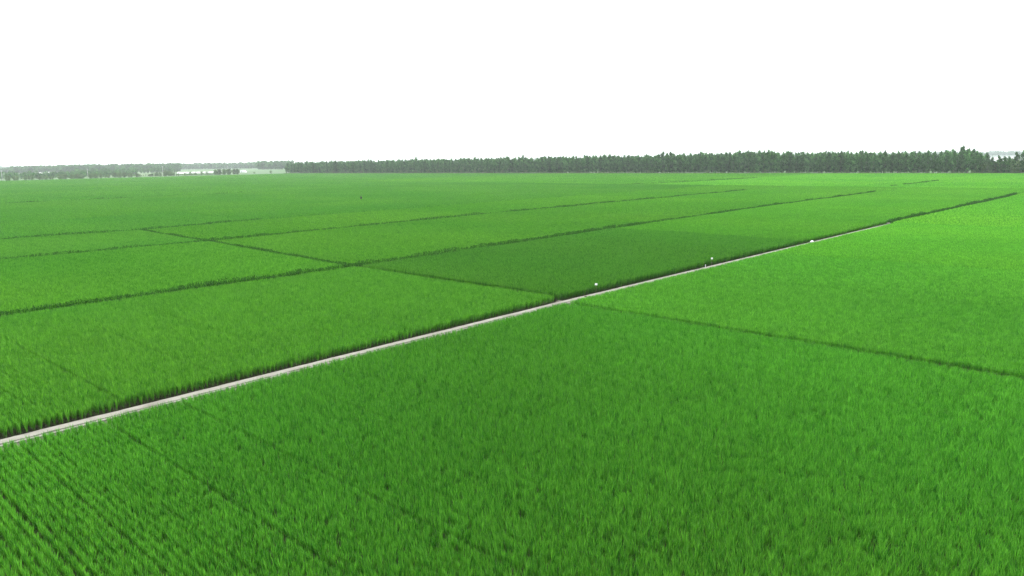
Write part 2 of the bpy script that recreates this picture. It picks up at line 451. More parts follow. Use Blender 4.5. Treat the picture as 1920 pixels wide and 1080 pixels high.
RICE = []
def rice_plot(label, u0f, u1f, v0f, v1f, lod, tint=(1, 1, 1), hz=1.0, vary=0.10, rowgap=0.016, seed=None, tone_grade=None):
    """a planted plot between four edges given as functions of the other coordinate; rows run along v."""
    D = LOD[lod]
    seed = seed or (len(RICE) + 1) * 17
    g = np.random.default_rng(seed)
    fu = [f if callable(f) else (lambda v, f=f: f) for f in (u0f, u1f)]
    fv = [f if callable(f) else (lambda u, f=f: f) for f in (v0f, v1f)]
    um = (fu[0](50) + fu[1](50)) / 2
    vm = (fv[0](um) + fv[1](um)) / 2
    W = float(fu[1](vm) - fu[0](vm)); Hh = float(fv[1](um) - fv[0](um))
    nu = max(1, int(round(W / D['w']))); nv = max(1, int(round(Hh / D['l'])))
    S, T = np.meshgrid((np.arange(nu) + .5) / nu, (np.arange(nv) + .5) / nv)
    S, T = S.ravel(), T.ravel()
    u = np.full(S.size, um); v = np.full(S.size, vm)
    for _ in range(4):
        a, b = np.array([fv[0](x) for x in u]), np.array([fv[1](x) for x in u])
        v = a + (b - a) * T
        a2, b2 = np.array([fu[0](x) for x in v]), np.array([fu[1](x) for x in v])
        u = a2 + (b2 - a2) * S
    lw = (b2 - a2) / nu; ll = (b - a) / nv
    # direction of the rows follows the plot's cross edges
    e = .5
    du = np.array([fu[0](x + e) - fu[0](x - e) for x in v]) * (1 - S) + np.array([fu[1](x + e) - fu[1](x - e) for x in v]) * S
    rot = A0 - np.arctan(du)
    colshift = np.repeat(g.normal(0, rowgap, nu)[None], nv, 0).ravel()
    u = u + colshift
    X = u * CU - v * SU; Y = u * SU + v * CU
    # only what can be seen from near the camera's place
    keep = (Y > 12) & (np.abs(X) < 0.80 * Y + 12)
    X, Y, u, v, rot, lw, ll = (q[keep] for q in (X, Y, u, v, rot, lw, ll))
    n = len(X)
    if n == 0: return None
    flip = g.integers(0, 2, n)
    rot = rot + flip * np.pi
    sz = hz * (1 + .07 * (vnoise(u, v * .5, 7, seed) - .5) * 2 + g.normal(0, .015, n))
    Sc = np.stack([lw / D['w'] * 1.0, ll / D['l'] * 1.005, sz], 1)
    t1 = vnoise(u + 31, v * .6, 16, seed + 3) - .5
    t2 = vnoise(u, v, 4.5, seed + 5) - .5
    k = 1 + vary * 2 * (.6 * t1 + .4 * t2)
    if tone_grade: k = k * tone_grade(u, v)  # colour factor graded across the plot
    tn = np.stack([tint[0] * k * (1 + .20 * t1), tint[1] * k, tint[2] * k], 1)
    idx = g.integers(0, len(D['v']), n)
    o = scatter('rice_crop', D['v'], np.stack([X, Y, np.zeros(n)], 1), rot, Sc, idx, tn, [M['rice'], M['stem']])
    tag(o, label, 'rice crop', 'rice plots', 'stuff')
    RICE.append(o)
    return o

x1m = lambda v: float(uX1(v)) + (.10 if v > 39 else .05)
x1p = lambda v: float(uX1(v)) + (1.0 if v > 39 else float(np.interp(v, [4, 38], [1.15, .7])))
pn = lambda u: float(vP(u)) - 1.45        # near side of the path
pf = lambda u: float(vP(u)) + 0.72        # far side
am = lambda u: float(vA(u)) - .9; ap = lambda u: float(vA(u)) + 1.1
bm_ = lambda u: float(vB(u)) - .9; bp_ = lambda u: float(vB(u)) + 1.6
dm = lambda u: float(vD(u)) - 1.1; dp = lambda u: float(vD(u)) + 1.6
LT, MD, DK = (1.16, 1.10, 1.1), (1.0, 1.0, 1.0), (0.89, 0.86, 0.88)
BR = (1.72, 1.58, 1.4)
rice_plot('large nearest rice plot filling the foreground below the concrete path', -8, x1m, -10, pn, 0, MD, .82, tone_grade=lambda u, v: np.interp(u - .8 * v, [-30, -18, 0, 12, 34], [1.28, 1.20, 1.03, 1.06, 1.32]))  # tone lighter towards the left and right sides, darkest between
rice_plot('rice plot right of the path beyond the cross bund, middle right', x1p, 68.4, -6, pn, 0, (1.30, 1.27, 1.3), .84)
rice_plot('narrow brighter rice plot further along the right of the path', 68.75, 90.0, -4, pn, 1, (1.34, 1.30, 1.3), .84, tone_grade=lambda u, v: np.interp(u, [69, 90], [.98, 1.10]))
rice_plot('bright rice plot right of the path where the concrete ends', 90.2, 143, -2, pn, 1, BR, .86, tone_grade=lambda u, v: np.interp(u, [90, 125], [.91, 1.0]))
rice_plot('bright rice plot at the right edge past the end of the path', 143.3, 300, -2, lambda u: float(vP(u)) - .7, 2, BR, .88)
rice_plot('light green rice plot at left edge between path and first bund', -8, x1m, pf, am, 0, LT, .93, rowgap=.06)
rice_plot('darkest rice plot behind the two small white signs', x1p, lambda v: np.interp(v, [40, 58, 72], [104.2, 106.4, 105.8]), pf, am, 0, DK, 1.0, vary=.08, tone_grade=lambda u, v: np.interp(u, [50, 85, 105], [1.0, 1.0, 1.12]))
rice_plot('rice plot beyond the dark one, left of the end of the path', lambda v: np.interp(v, [40, 58, 72], [105.3, 107.5, 106.9]), 300, lambda u: float(vP(u)) + (.72 if u < 143 else .55), am, 1, (1.42, 1.32, 1.1), .95, tone_grade=lambda u, v: np.interp(u, [105, 130, 180], [.86, .92, 1.0]))
rice_plot('rice plot left of the bund crossing, second strip from the path', -4, x1m, ap, bm_, 1, (1.12, 1.08, .9), .93)
rice_plot('rice plot behind the bund crossing, second strip from the path', x1p, 137.0, ap, bm_, 1, (1.10, 1.02, .85), .93)
rice_plot('long rice plot in the second strip running towards the tree belt', 137.5, 300, ap, bm_, 2, (1.34, 1.25, 1.0), .93, tone_grade=lambda u, v: np.interp(u, [137, 220], [.86, 1.0]))
rice_plot('left rice plot of the third strip, beside the far bund corner', 5, x1m, bp_, dm, 1, (1.06, 1.03, 1.1), .93)
rice_plot('rice plot of the third strip right of the far bund corner', x1p, 300, bp_, dm, 2, (1.20, 1.12, .9), .93, tone_grade=lambda u, v: np.interp(u, [56, 200], [.92, 1.02]))
rice_plot('rice plot of the fourth strip at the left edge', 15, lambda v: np.interp(v, [150, 193], [80.5, 86.5]), dp, 192.5, 2, (1.08, 1.05, 1.15), .93)
rice_plot('wide rice plot of the fourth strip below the standing person', lambda v: np.interp(v, [150, 193], [81.2, 87.3]), 300, dp, 192.5, 2, (1.04, 1.02, 1.05), .93)
rice_plot('wide rice plot in which the dark-clad person stands', 20, 300, 193.5, 297.6, 2, (1.06, 1.03, 1.1), .93)
rice_plot('distant rice plot before the right half of the tree belt', 300.6, 522, -2, 181, 3, BR, .9)
rice_plot('distant rice plot before the middle of the tree belt', 300.6, 522, 183, 420, 3, (1.36, 1.24, 1.1), .9, tone_grade=lambda u, v: np.interp(v, [183, 210, 420], [1.10, 1.0, .92]))
rice_plot('farthest rice plot on the left, reaching the shrub line', 40, 300, 298.8, 836, 3, (1.1, 1.06, 1.2), .9)
rice_plot('farthest rice plot before the left end of the tree belt', 300.6, 522, 422, 836, 3, (1.1, 1.06, 1.2), .9)

# ------------------------------------------------------------------ dark weeds standing on the bunds
M['weed'] = leaf_mat('bund_weed', (0.009, 0.052, 0.007), (0.032, 0.120, 0.014), 0.25, tint=True, rough=.7, spec=.08)
def weed_clump(seed, n=60):
    g = np.random.default_rng(seed)
    C = np.stack([g.normal(0, .20, n), g.normal(0, .16, n), g.beta(1.6, 1.3, n) * .98 + .04], 1)
    a = g.normal(size=(n, 3)) * np.array([.25, .25, 1.0]); a /= np.linalg.norm(a, axis=1)[:, None]
    b = np.cross(a, g.normal(size=(n, 3))); b /= np.linalg.norm(b, axis=1)[:, None]
    s_ = g.uniform(.08, .18, n)[:, None]
    V = np.stack([C - a * s_, C - b * s_ * .16, C + a * s_, C + b * s_ * .16], 1).reshape(-1, 3)
    return V, np.arange(n * 4).reshape(n, 4), g.random(n), np.zeros(n, int)
WC = [weed_clump(900 + i) for i in range(4)]
def weeds(label, pts, step=.35, h=1.0, cover=.9, seed=1, width=.10, z=.12):
    g = np.random.default_rng(seed)
    P = np.array(pts, float); d = np.r_[0, np.cumsum(np.hypot(*np.diff(P, axis=0).T))]
    t = np.arange(0, d[-1], step); t = t + g.uniform(-.3, .3, len(t)) * step
    u = np.interp(t, d, P[:, 0]) + g.normal(0, width, len(t)); v = np.interp(t, d, P[:, 1]) + g.normal(0, width, len(t))
    keep = vnoise(t, t * 0, 5.0, seed) < cover
    u, v, t = u[keep], v[keep], t[keep]; n = len(u)
    hh = h * (.75 + .4 * vnoise(t, t * 0 + 3, 3.0, seed + 1)) * g.uniform(.9, 1.1, n)
    S = np.stack([np.full(n, 1.1), np.full(n, 1.1), hh], 1)
    o = scatter('bund_weeds', WC, np.array([(*xy(a, b), z) for a, b in zip(u, v)]), g.uniform(0, 6.28, n), S, g.integers(0, 4, n), np.ones((n, 3)) * g.uniform(.8, 1.2, n)[:, None], [M['weed']])
    return tag(o, label, 'weeds', 'weeds on the field bunds', 'stuff')
weeds('dark weeds along the first bund left of the path', [(u, float(vA(u)) + .35) for u in np.arange(5, 262, 4)], cover=.99, seed=2, h=.88)
weeds('dark weeds along the second bund left of the path', [(u, float(vB(u)) + .6) for u in np.arange(20, 262, 4)], cover=.98, seed=3, h=.83)
weeds('dark weeds along the third bund left of the path', [(u, float(vD(u)) + .6) for u in np.arange(28, 86, 4)], cover=.9, seed=4, h=.83)
weeds('dark weeds on the bund that continues the path', [(u, float(vP(u)) + .2) for u in np.arange(144, 262, 4)], cover=.98, seed=5, h=.92)
weeds('dark weeds on the cross bund between the second and third bunds', [(float(uX1(v)) + .6, v) for v in np.arange(73, 146, 4)], cover=.95, seed=6, h=.72, width=.06)
weeds('low dark weeds on the near cross bund right of the path', [(float(uX1(v)) + .42, v) for v in np.arange(4, 36, 4)], cover=.8, seed=7, h=.36, width=.06)
weeds('dark weeds on a short bund far off before the belt', [(296, 193.4), (330, 187), (409, 180.5)], cover=.95, seed=8, h=.98, z=.05, width=.3)
weeds('dark weeds on a bund at far left', [(72, 297.9), (114, 298.3), (160, 298.2)], cover=.8, seed=9, h=1.0, z=.05, width=.3)
weeds('dark weeds on a faint bund far right', [(299, 83.5), (340, 82), (379, 81.6)], cover=.75, seed=10, h=1.0, z=.05, width=.3)

# ------------------------------------------------------------------ trees
def quads_to(Vq):
    n = len(Vq)
    return Vq.reshape(-1, 3), np.arange(n * 4).reshape(n, 4)

def leaf_cloud(C, size, g, flat=0.0):
    """C: leaf centres; random lozenge leaves of about the given size."""
    n = len(C)
    a = g.normal(size=(n, 3)); a /= np.linalg.norm(a, axis=1)[:, None]
    b = g.normal(size=(n, 3)); b -= (b * a).sum(1)[:, None] * a; b /= np.linalg.norm(b, axis=1)[:, None]
    s = size * g.uniform(.6, 1.3, n)[:, None]
    Vq = np.stack([C - a * s, C - b * s * .55, C + a * s, C + b * s * .55], 1)
    return quads_to(Vq)

def tube_pts(p0, p1, r0, r1, k=5):
    p0, p1 = np.array(p0, float), np.array(p1, float)
    d = p1 - p0; d /= np.linalg.norm(d)
    a = np.cross(d, [0, 0, 1.0] if abs(d[2]) < .9 else [1.0, 0, 0]); a /= np.linalg.norm(a); b = np.cross(d, a)
    an = np.arange(k) * 2 * np.pi / k
    ring = np.cos(an)[:, None] * a + np.sin(an)[:, None] * b
    V = np.concatenate([p0 + ring * r0, p1 + ring * r1])
    F = np.array([(i, (i + 1) % k, k + (i + 1) % k, k + i) for i in range(k)])
    return V, F

def make_tree(seed, h, rad, base=.12, nl=26, per=42, leaf=.34, up=.9, peak=.45, trunk=.17):
    """returns trunk (V,F) and crown (V,F): tapered bent trunk, limbs, leaf clumps on the limbs."""
    g = np.random.default_rng(seed)
    TV, TF, off = [], [], 0
    pts = [np.array([0, 0, -0.1])]
    for i in range(1, 6):
        pts.append(np.array([g.normal(0, .10) * i * .6, g.normal(0, .10) * i * .6, h * .93 * i / 5]))
    def add(V, F):
        nonlocal off
        TV.append(V); TF.append(F + off); off += len(V)
    for i in range(5):
        add(*tube_pts(pts[i], pts[i + 1], trunk * (1 - i / 5.3), trunk * (1 - (i + 1) / 5.3), 7))
    def on_trunk(z):
        t = np.clip(z / (h * .93) * 5, 0, 4.999); i = int(t)
        return pts[i] + (pts[i + 1] - pts[i]) * (t - i)
    C = []
    for k in range(nl):
        f = base + (1 - base) * ((k + g.uniform(.1, .9)) / nl)
        z0 = h * f * .93
        prof = (f / peak) ** .55 if f < peak else max(0.05, 1 - ((f - peak) / (1.02 - peak)) ** 1.7)
        ln = rad * prof * g.uniform(.65, 1.2)
        az = k * 2.399 + g.normal(0, .4)
        tip = on_trunk(z0) + np.array([np.cos(az) * ln, np.sin(az) * ln, ln * up * g.uniform(.5, 1.3) + .3])
        p0 = on_trunk(max(z0 - .2, .3))
        add(*tube_pts(p0, tip, trunk * .32 * (1.1 - f), .012, 4))
        t = g.beta(2.2, 1.3, per)
        c = p0 + (tip - p0) * t[:, None]
        c = c + g.normal(0, 1, (per, 3)) * np.array([.42, .42, .48]) * (rad / 2.2) * (0.45 + .5 * prof)
        C.append(c)
    lead = on_trunk(h * .9) + g.normal(0, 1, (per // 2, 3)) * np.array([.25, .25, h * .045])
    C = np.concatenate(C + [lead])
    C[:, 2] = np.clip(C[:, 2], .15, h * 1.04)
    LV, LF = leaf_cloud(C, leaf, g)
    return (np.concatenate(TV), np.concatenate(TF)), (LV, LF)

def clump_vary(g, n, clump):
    """leaves of one limb share a tone, so a crown has light and dark clumps."""
    k = n // max(1, clump) + 1
    return np.clip(np.repeat(g.normal(.45, .28, k), clump)[:n] + g.normal(0, .15, n), 0, 1)

def leaf_mesh(name, V, F, mt, seed, clump=1):
    me = mesh_from(name, V, F, [mt])
    g = np.random.default_rng(seed)
    a = me.attributes.new('vary', 'FLOAT', 'FACE')
    a.data.foreach_set('value', clump_vary(g, len(F), clump).astype(np.float32))
    return me

def tree_kind(nm, specs, mt):
    out = []
    for sd, kw in specs:
        (tv, tf), (lv, lf) = make_tree(sd, **kw)
        out.append((mesh_from(nm + '_trunk', tv, tf, [M['bark']], smooth=True), leaf_mesh(nm + '_crown', lv, lf, mt, sd, kw['per'])))
    return out

def place_tree(name, kind, k, u, v, s, label, cat, group, rz=None, sz=1.0):
    e = bpy.data.objects.new(name, None); e.empty_display_size = .5
    COL.objects.link(e)
    e.location = (*xy(u, v), 0.0); e.rotation_euler = (0, 0, random.uniform(0, 6.28) if rz is None else rz)
    e.scale = (s, s, s * sz)
    tag(e, label, cat, group)
    tm, cm = kind[k % len(kind)]
    obj('trunk', tm, e); obj('crown', cm, e)
    return e

POP = tree_kind('poplar', [(s, dict(h=14.5, rad=r_, base=b_, nl=n_, per=34, leaf=.46, up=u_, peak=p_)) for s, r_, b_, n_, u_, p_ in (
    (1, 2.1, .07, 30, 1.1, .40), (2, 2.5, .10, 32, .9, .45), (3, 1.8, .06, 28, 1.3, .35), (4, 2.3, .12, 26, 1.0, .5), (5, 2.0, .08, 30, 1.2, .42), (6, 2.7, .09, 34, .8, .38))], M['poplar'])
SHR = tree_kind('shrub', [(s, dict(h=3.2, rad=2.0, base=.02, nl=20, per=26, leaf=.22, up=.7, peak=.35, trunk=.06)) for s in (21, 22, 23, 24)], M['shrub'])
WIL = tree_kind('small_tree', [(s, dict(h=6.0, rad=3.1, base=.02, nl=30, per=34, leaf=.34, up=.45, peak=.32, trunk=.12)) for s in (31, 32, 33, 34)], M['shrub'])

BELT_U = 527.5
def hprof(v):
    return float(np.interp(v, [55, 78, 90, 98, 104, 112, 120, 150, 230, 300, 420, 600, 800, 870], [.84, .82, .84, 1.05, 1.08, 1.04, .98, .98, 1.10, 1.08, 1.05, 1.04, 1.02, .95]))
rr = random.Random(5)
v = 58.0
front = []
while v < 866:
    front.append(v)
    v += rr.uniform(3.2, 4.9) * (.7 if v < 92 else 1)
tall = min(range(len(front)), key=lambda i: abs(front[i] - 104))
for i, v in enumerate(front):
    s = hprof(v) * (rr.uniform(.84, 1.10) + .05 * math.sin(v * .21) + .04 * math.sin(v * .083 + 1))
    if i == tall:
        lab, grp, s = 'tallest poplar of the belt, its crown rising near the right edge', None, 1.10
    elif v < 91:
        lab, grp = 'low thin poplar at the right end of the belt, pale water behind', 'thin poplars at the right end'
    else:
        k = sum(v > q for q in (122, 230, 360, 560))
        lab, grp = [('poplar close beside the tallest tree near the right end of the belt', 'poplars around the tallest tree'),
                    ('front row poplar in the right part of the belt, beyond the end of the path', 'front row poplars, right part'),
                    ('front row poplar in the right middle of the belt, behind the second bund', 'front row poplars, right middle'),
                    ('front row poplar in the middle of the belt, rounded shrubs at its foot', 'front row poplars, middle'),
                    ('hazy front row poplar in the left part of the belt, right of the open field', 'front row poplars, left part')][k]
        if v == front[-1]: lab, grp = 'leftmost poplar, ending the belt beside the open green field', None
    place_tree('poplar_tree', POP, rr.randrange(6), BELT_U + rr.uniform(-1.0, 1.0), v, s, lab, 'tree', grp, rr.uniform(0, 6.28), rr.uniform(.96, 1.05))
for i in range(16):
    place_tree('small_tree', WIL, rr.randrange(4), BELT_U + rr.uniform(-.5, 5), 56 + i * 2.4 + rr.uniform(-1, 1), rr.uniform(1.0, 1.5), 'leafy small tree filling the belt below its thin right end', 'tree', 'small trees under the right end of the belt', rr.uniform(0, 6))
nsec = 300 - len(front)
for i in range(min(nsec, 92)):
    v = 96 + i * (430 - 96) / 92 + rr.uniform(-1, 1)
    place_tree('poplar_tree', POP, rr.randrange(6), BELT_U + 5.5 + rr.uniform(-1.2, 1.2), v, hprof(v) * rr.uniform(.9, 1.06),
               'poplar behind the front row, only its crown top showing', 'tree', 'second row poplars of the belt', rr.uniform(0, 6.28))

# rest of the belt and the far woods: read as one mass
def tree_variant(seed, **kw):
    (tv, tf), (lv, lf) = make_tree(seed, **kw)
    g = np.random.default_rng(seed)
    V = np.concatenate([tv, lv]); F = np.concatenate([tf, lf + len(tv)])
    return V, F, np.concatenate([np.full(len(tf), .5), clump_vary(g, len(lf), kw['per'])]), np.concatenate([np.ones(len(tf), int), np.zeros(len(lf), int)])
WV = [tree_variant(50 + i, h=14.0, rad=2.5 + .2 * i, base=.08, nl=22, per=26, leaf=.5, up=.9, peak=.45) for i in range(3)]
WR = [tree_variant(60 + i, h=13.0, rad=4.2, base=.12, nl=20, per=22, leaf=.75, up=.6, peak=.5) for i in range(3)]
def wood(name, label, uvs, hs, tints, variants):
    g = np.random.default_rng(len(uvs))
    P = np.array([(*xy(u, v), 0.0) for u, v in uvs]); n = len(P)
    S = np.stack([hs * g.uniform(.85, 1.15, n), hs * g.uniform(.85, 1.15, n), hs], 1)
    o = scatter(name, variants, P, g.uniform(0, 6.28, n), S, g.integers(0, len(variants), n), tints, [M['wood_leaf'], M['bark']])
    return tag(o, label, 'trees', None, 'stuff')
g = np.random.default_rng(91)
uvs, hs = [], []
for row, du in enumerate((5.5, 11, 17, 24, 32)):
    v0 = 430 if row == 0 else 94
    for v in np.arange(v0, 866, 4.2):
        uvs.append((BELT_U + du + g.uniform(-1.5, 1.5), v + g.uniform(-1.5, 1.5))); hs.append(hprof(v) * g.uniform(.80, 1.10))
hs = np.array(hs); n = len(hs)
wood('belt_wood', 'dense grey-green mass of trees inside the far poplar belt', uvs, hs, np.ones((n, 3)) * g.uniform(.8, 1.25, n)[:, None], WV)

def img_uv(x, d):
    """(u, v) of a point d metres away in the direction of column x (0..1920) of the view."""
    k = (x - 960) / 1387.0
    X, Y = d * k / math.hypot(1, k), d / math.hypot(1, k)
    return (X * CU + Y * SU, -X * SU + Y * CU)
# far woods: bands of trees at several distances
def bands(spec, seed):
    g = np.random.default_rng(seed)
    uvs, hs, dist = [], [], []
    for x0, x1, d0, d1, step, rows, h0, h1 in spec:
        for r_ in range(rows):
            x = x0
            while x < x1:
                t = (x - x0) / (x1 - x0)
                d = d0 + (d1 - d0) * t + r_ * 9 + g.uniform(-4, 4)
                uvs.append(img_uv(x, d)); hs.append(g.uniform(h0, h1) / 13.0)
                x += step * 1387.0 / d * g.uniform(.6, 1.4)
    return uvs, np.array(hs)
uvs, hs = bands([(-90, 60, 2250, 2150, 7, 3, 10, 15), (40, 125, 2050, 2000, 6, 4, 13, 18), (120, 350, 1950, 1750, 6, 4, 13, 19), (340, 500, 2450, 2350, 7, 4, 14, 20),
                 (495, 560, 1800, 1750, 7, 4, 16, 21)], 5)
hu, hh_ = bands([(-60, 215, 985, 1030, 4.5, 2, 4, 7.5), (-60, 270, 1120, 1200, 5, 2, 5, 9), (150, 345, 1420, 1450, 6, 2, 6, 11), (215, 345, 1015, 1020, 3, 1, 1.6, 3.6), (343, 412, 1015, 1035, 2.0, 2, 1.2, 2.4)], 15)
n = len(hs)
wood('distant_wood', 'hazy wood on the left horizon behind the sheds and poles', uvs, hs, np.ones((n, 3)) * g.uniform(.7, 1.2, n)[:, None], WR)
n = len(hh_)
wood('hedge_scrub', 'tangled grey-green hedges and scrub beyond the left edge of the paddies', hu, hh_, np.ones((n, 3)) * g.uniform(.8, 1.3, n)[:, None], WR)
uvs, hs = bands([(-150, 2080, 4200, 4000, 13, 3, 14, 24)], 6)
n = len(hs)
wood('distant_wood', 'palest far strip of woodland along the whole horizon', uvs, hs, np.ones((n, 3)), WR)

# shrubs and small trees along the left edge of the paddies
rr = random.Random(77)
def hedge_lab(x, back):
    k = sum(x > q for q in (70, 178, 317, 400))
    where = ['at the left edge of the picture', 'below the white sheds, left of the second pole', 'between the second and third poles', 'just right of the third pole', 'before the short greenhouse'][k]
    row = 'back row' if back else 'front row'
    return 'small bushy hedge tree, %s, %s' % (row, where), 'tree', 'hedge trees, %s, %s' % (row, where)
for x, d, s, kind in [(8, 900, .6, 0), (30, 905, .8, 1), (46, 900, .85, 1), (62, 905, .7, 1), (74, 935, .8, 1), (88, 905, .75, 1), (101, 912, .7, 1), (112, 930, .6, 1), (126, 915, .95, 1), (136, 925, .9, 1),
                      (147, 930, .8, 1), (158, 935, .85, 1), (168, 940, .75, 1), (183, 940, .85, 1), (192, 946, .9, 1), (202, 950, .8, 1), (216, 956, .6, 1), (228, 985, .95, 1), (238, 965, .9, 1), (246, 985, .7, 1),
                      (259, 990, .85, 1), (268, 975, .8, 1), (274, 985, .55, 1), (293, 990, .5, 1), (303, 995, .6, 1), (312, 1005, .8, 1), (322, 1000, 1.0, 1), (330, 1010, .95, 1), (337, 1010, .7, 1),
                      (346, 1005, .6, 0), (358, 1010, .7, 0), (368, 1020, .9, 0), (377, 1020, .8, 0), (389, 1020, .9, 0), (399, 1030, .8, 0), (414, 1040, 1.0, 1), (421, 1040, 1.15, 1), (430, 1040, 1.1, 1), (440, 1045, 1.2, 1), (449, 1050, 1.2, 1), (455, 1050, 1.0, 1),
                      (486, 1060, .5, 0), (517, 1060, .8, 0)]:
    u, v = img_uv(x, d)
    if kind:
        place_tree('small_tree', WIL, rr.randrange(4), *img_uv(x + rr.uniform(-7, 7), d + rr.uniform(8, 26)), s * rr.uniform(.75, 1.0), *hedge_lab(x, True), rr.uniform(0, 6))
        place_tree('small_tree', WIL, rr.randrange(4), u, v, s * rr.uniform(.9, 1.1), *hedge_lab(x, False), rr.uniform(0, 6))
    else:
        place_tree('round_shrub', SHR, rr.randrange(4), u, v, s * rr.uniform(.9, 1.1) * 1.5, 'low shrub in the hedge line before the white greenhouses', 'shrub', 'low shrubs of the left hedge line', rr.uniform(0, 6))
# shrubs at the foot of the belt
for i in range(70):
    v = 62 + i * 11.4 + rr.uniform(-4, 4)
    place_tree('round_shrub', SHR, rr.randrange(4), BELT_U - 2.6 + rr.uniform(-.8, .8), v, rr.uniform(.45, 1.0) * (1.2 if 480 < v < 640 else 1), 'rounded shrub at the foot of the %s of the poplar belt' % ('right part' if v < 230 else 'middle' if v < 560 else 'left part'), 'shrub', 'shrubs at the foot of the belt, ' + ('right' if v < 230 else 'middle' if v < 560 else 'left'), rr.uniform(0, 6))

# dry grass margin along the belt and the left edge
sheet('grass_margin', [(522.3, -20), (527, -20), (527, 868), (522.3, 868)], 0.03, M['dry_grass'])
sheet('grass_margin', [(60, 836.2), (522.2, 836.2), (522.2, 846), (60, 846)], 0.03, M['dry_grass'])
def tuft(seed, n=26, h=.9):
    g = np.random.default_rng(seed)
    C = np.stack([g.normal(0, .5, n), g.normal(0, .5, n), np.zeros(n)], 1)
    a = np.stack([g.normal(0, .25, n), g.normal(0, .25, n), g.uniform(.5, 1.1, n) * h], 1)
    b = np.stack([g.normal(0, 1, n), g.normal(0, 1, n), np.zeros(n)], 1); b /= np.linalg.norm(b, axis=1)[:, None]
    Vq = np.stack([C - b * .05, C + b * .05, C + a + b * .02, C + a - b * .02], 1)
    V, F = quads_to(Vq)
    return V, F, np.clip(g.normal(.5, .3, n), 0, 1), np.zeros(n, int)
M['margin_grass'] = leaf_mat('margin_grass', (0.06, 0.13, 0.03), (0.14, 0.20, 0.07), .3, tint=True)
TU = [tuft(i) for i in range(4)]
n = 2600
g = np.random.default_rng(3)
vv = g.uniform(56, 866, n); uu = g.uniform(522.4, 526.6, n)
P = np.array([(*xy(a, b), .03) for a, b in zip(uu, vv)])
o = scatter('margin_grass', TU, P, g.uniform(0, 6.28, n), np.ones((n, 3)) * g.uniform(.7, 1.4, n)[:, None], g.integers(0, 4, n), np.ones((n, 3)) * g.uniform(.7, 1.2, n)[:, None], [M['margin_grass']])
tag(o, 'rough pale grass along the foot of the poplar belt', 'grass', None, 'stuff')

# ------------------------------------------------------------------ water and hills on the far right
mw, nn, ll, pp, oo = new_mat('still_water')
pp.inputs['Base Color'].default_value = (0.05, 0.07, 0.07, 1); pp.inputs['Roughness'].default_value = .08
nw = nn.new('ShaderNodeTexNoise'); nw.inputs['Scale'].default_value = .15; bw_ = nn.new('ShaderNodeBump'); bw_.inputs['Strength'].default_value = .05
ll.new(nw.outputs['Fac'], bw_.inputs['Height']); ll.new(bw_.outputs[0], pp.inputs['Normal'])
wp = [img_uv(1600, 3700), img_uv(1700, 1500), img_uv(2000, 1100), img_uv(2300, 1500), img_uv(2300, 3800), img_uv(1950, 3800)]
me = mesh_from('lake_water', [(*xy(u, v), .05) for u, v in wp], [tuple(range(len(wp)))], [mw])
tag(obj('lake_water', me), kind='structure')
V, F = [], []
g = np.random.default_rng(12)
xs = np.linspace(900, 2100, 60)
hh = 10 + 40 * np.clip(np.interp(xs, [900, 1150, 1300, 1440, 1560, 1800, 2100], [0, .15, .9, 1.0, .6, .35, .3]) + g.normal(0, .03, 60), 0, 2)
for x, h_ in zip(xs, hh):
    for d, z in ((7400, -.5), (7900, h_ * .7), (8400, h_), (9000, -.5)):
        V.append((*xy(*img_uv(x, d)), z))
for i in range(59):
    for j in range(3):
        q = i * 4 + j; F.append((q, q + 4, q + 5, q + 1))
tag(obj('hills', mesh_from('hills', V, F, [M['field']], smooth=True)), kind='structure')

# ------------------------------------------------------------------ sheds, greenhouses and poles on the left
def greenhouse(label, u, v, ang, length, width, h, ends=True, group=None):
    e = bpy.data.objects.new('greenhouse', None); COL.objects.link(e)
    e.location = (*xy(u, v), 0); e.rotation_euler = (0, 0, ang); tag(e, label, 'greenhouse', group)
    k = 10; V, F = [], []
    for x in (-length / 2, length / 2):
        for i in range(k + 1):
            t = math.pi * i / k
            V.append((x, -math.cos(t) * width / 2, max(0, math.sin(t)) ** .8 * h))
    for i in range(k): F.append((i, i + 1, k + 2 + i, k + 1 + i))
    obj('film_cover', mesh_from('film_cover', V, F, [M['film']], smooth=True), e)
    for s, x in ((0, -length / 2), (k + 1, length / 2)):
        obj('end_wall', mesh_from('end_wall', [(a * .999, b * .99, c * .99) for a, b, c in V[s:s + k + 1]], [tuple(range(k + 1))], [M['film']]), e)
        bm = bmesh.new(); box(bm, (x + math.copysign(.04, x), 0, 1.0), (.06, 1.6, 2.0)); bm_obj('door', bm, M['steel'], e)
    nrib = int(length / 3)
    for i in range(nrib + 1):
        x = -length / 2 + i * length / nrib
        bm = bmesh.new()
        for j in range(k):
            p, q = V[j], V[j + 1]
            tube(bm, (x, p[1] * 1.005, p[2] * 1.005 + .02), (x, q[1] * 1.005, q[2] * 1.005 + .02), .03, .03, 4)
        bm_obj('hoop', bm, M['steel'], e)
    return e
def aim(x): return math.atan2(1387.0, x - 960) - math.pi / 2      # long side square to the view
u, v = img_uv(379, 1300); greenhouse('long white film greenhouse lying behind the left hedge line', u, v, aim(379), 56, 8, 2.1)
u, v = img_uv(422, 1330); greenhouse('short white greenhouse half hidden by small trees', u, v, aim(422), 20, 7, 2.6)
u, v = img_uv(465, 1290); greenhouse('small white dome-shaped greenhouse at right end of hedge line', u, v, aim(465) + 1.2, 9, 10, 3.6)

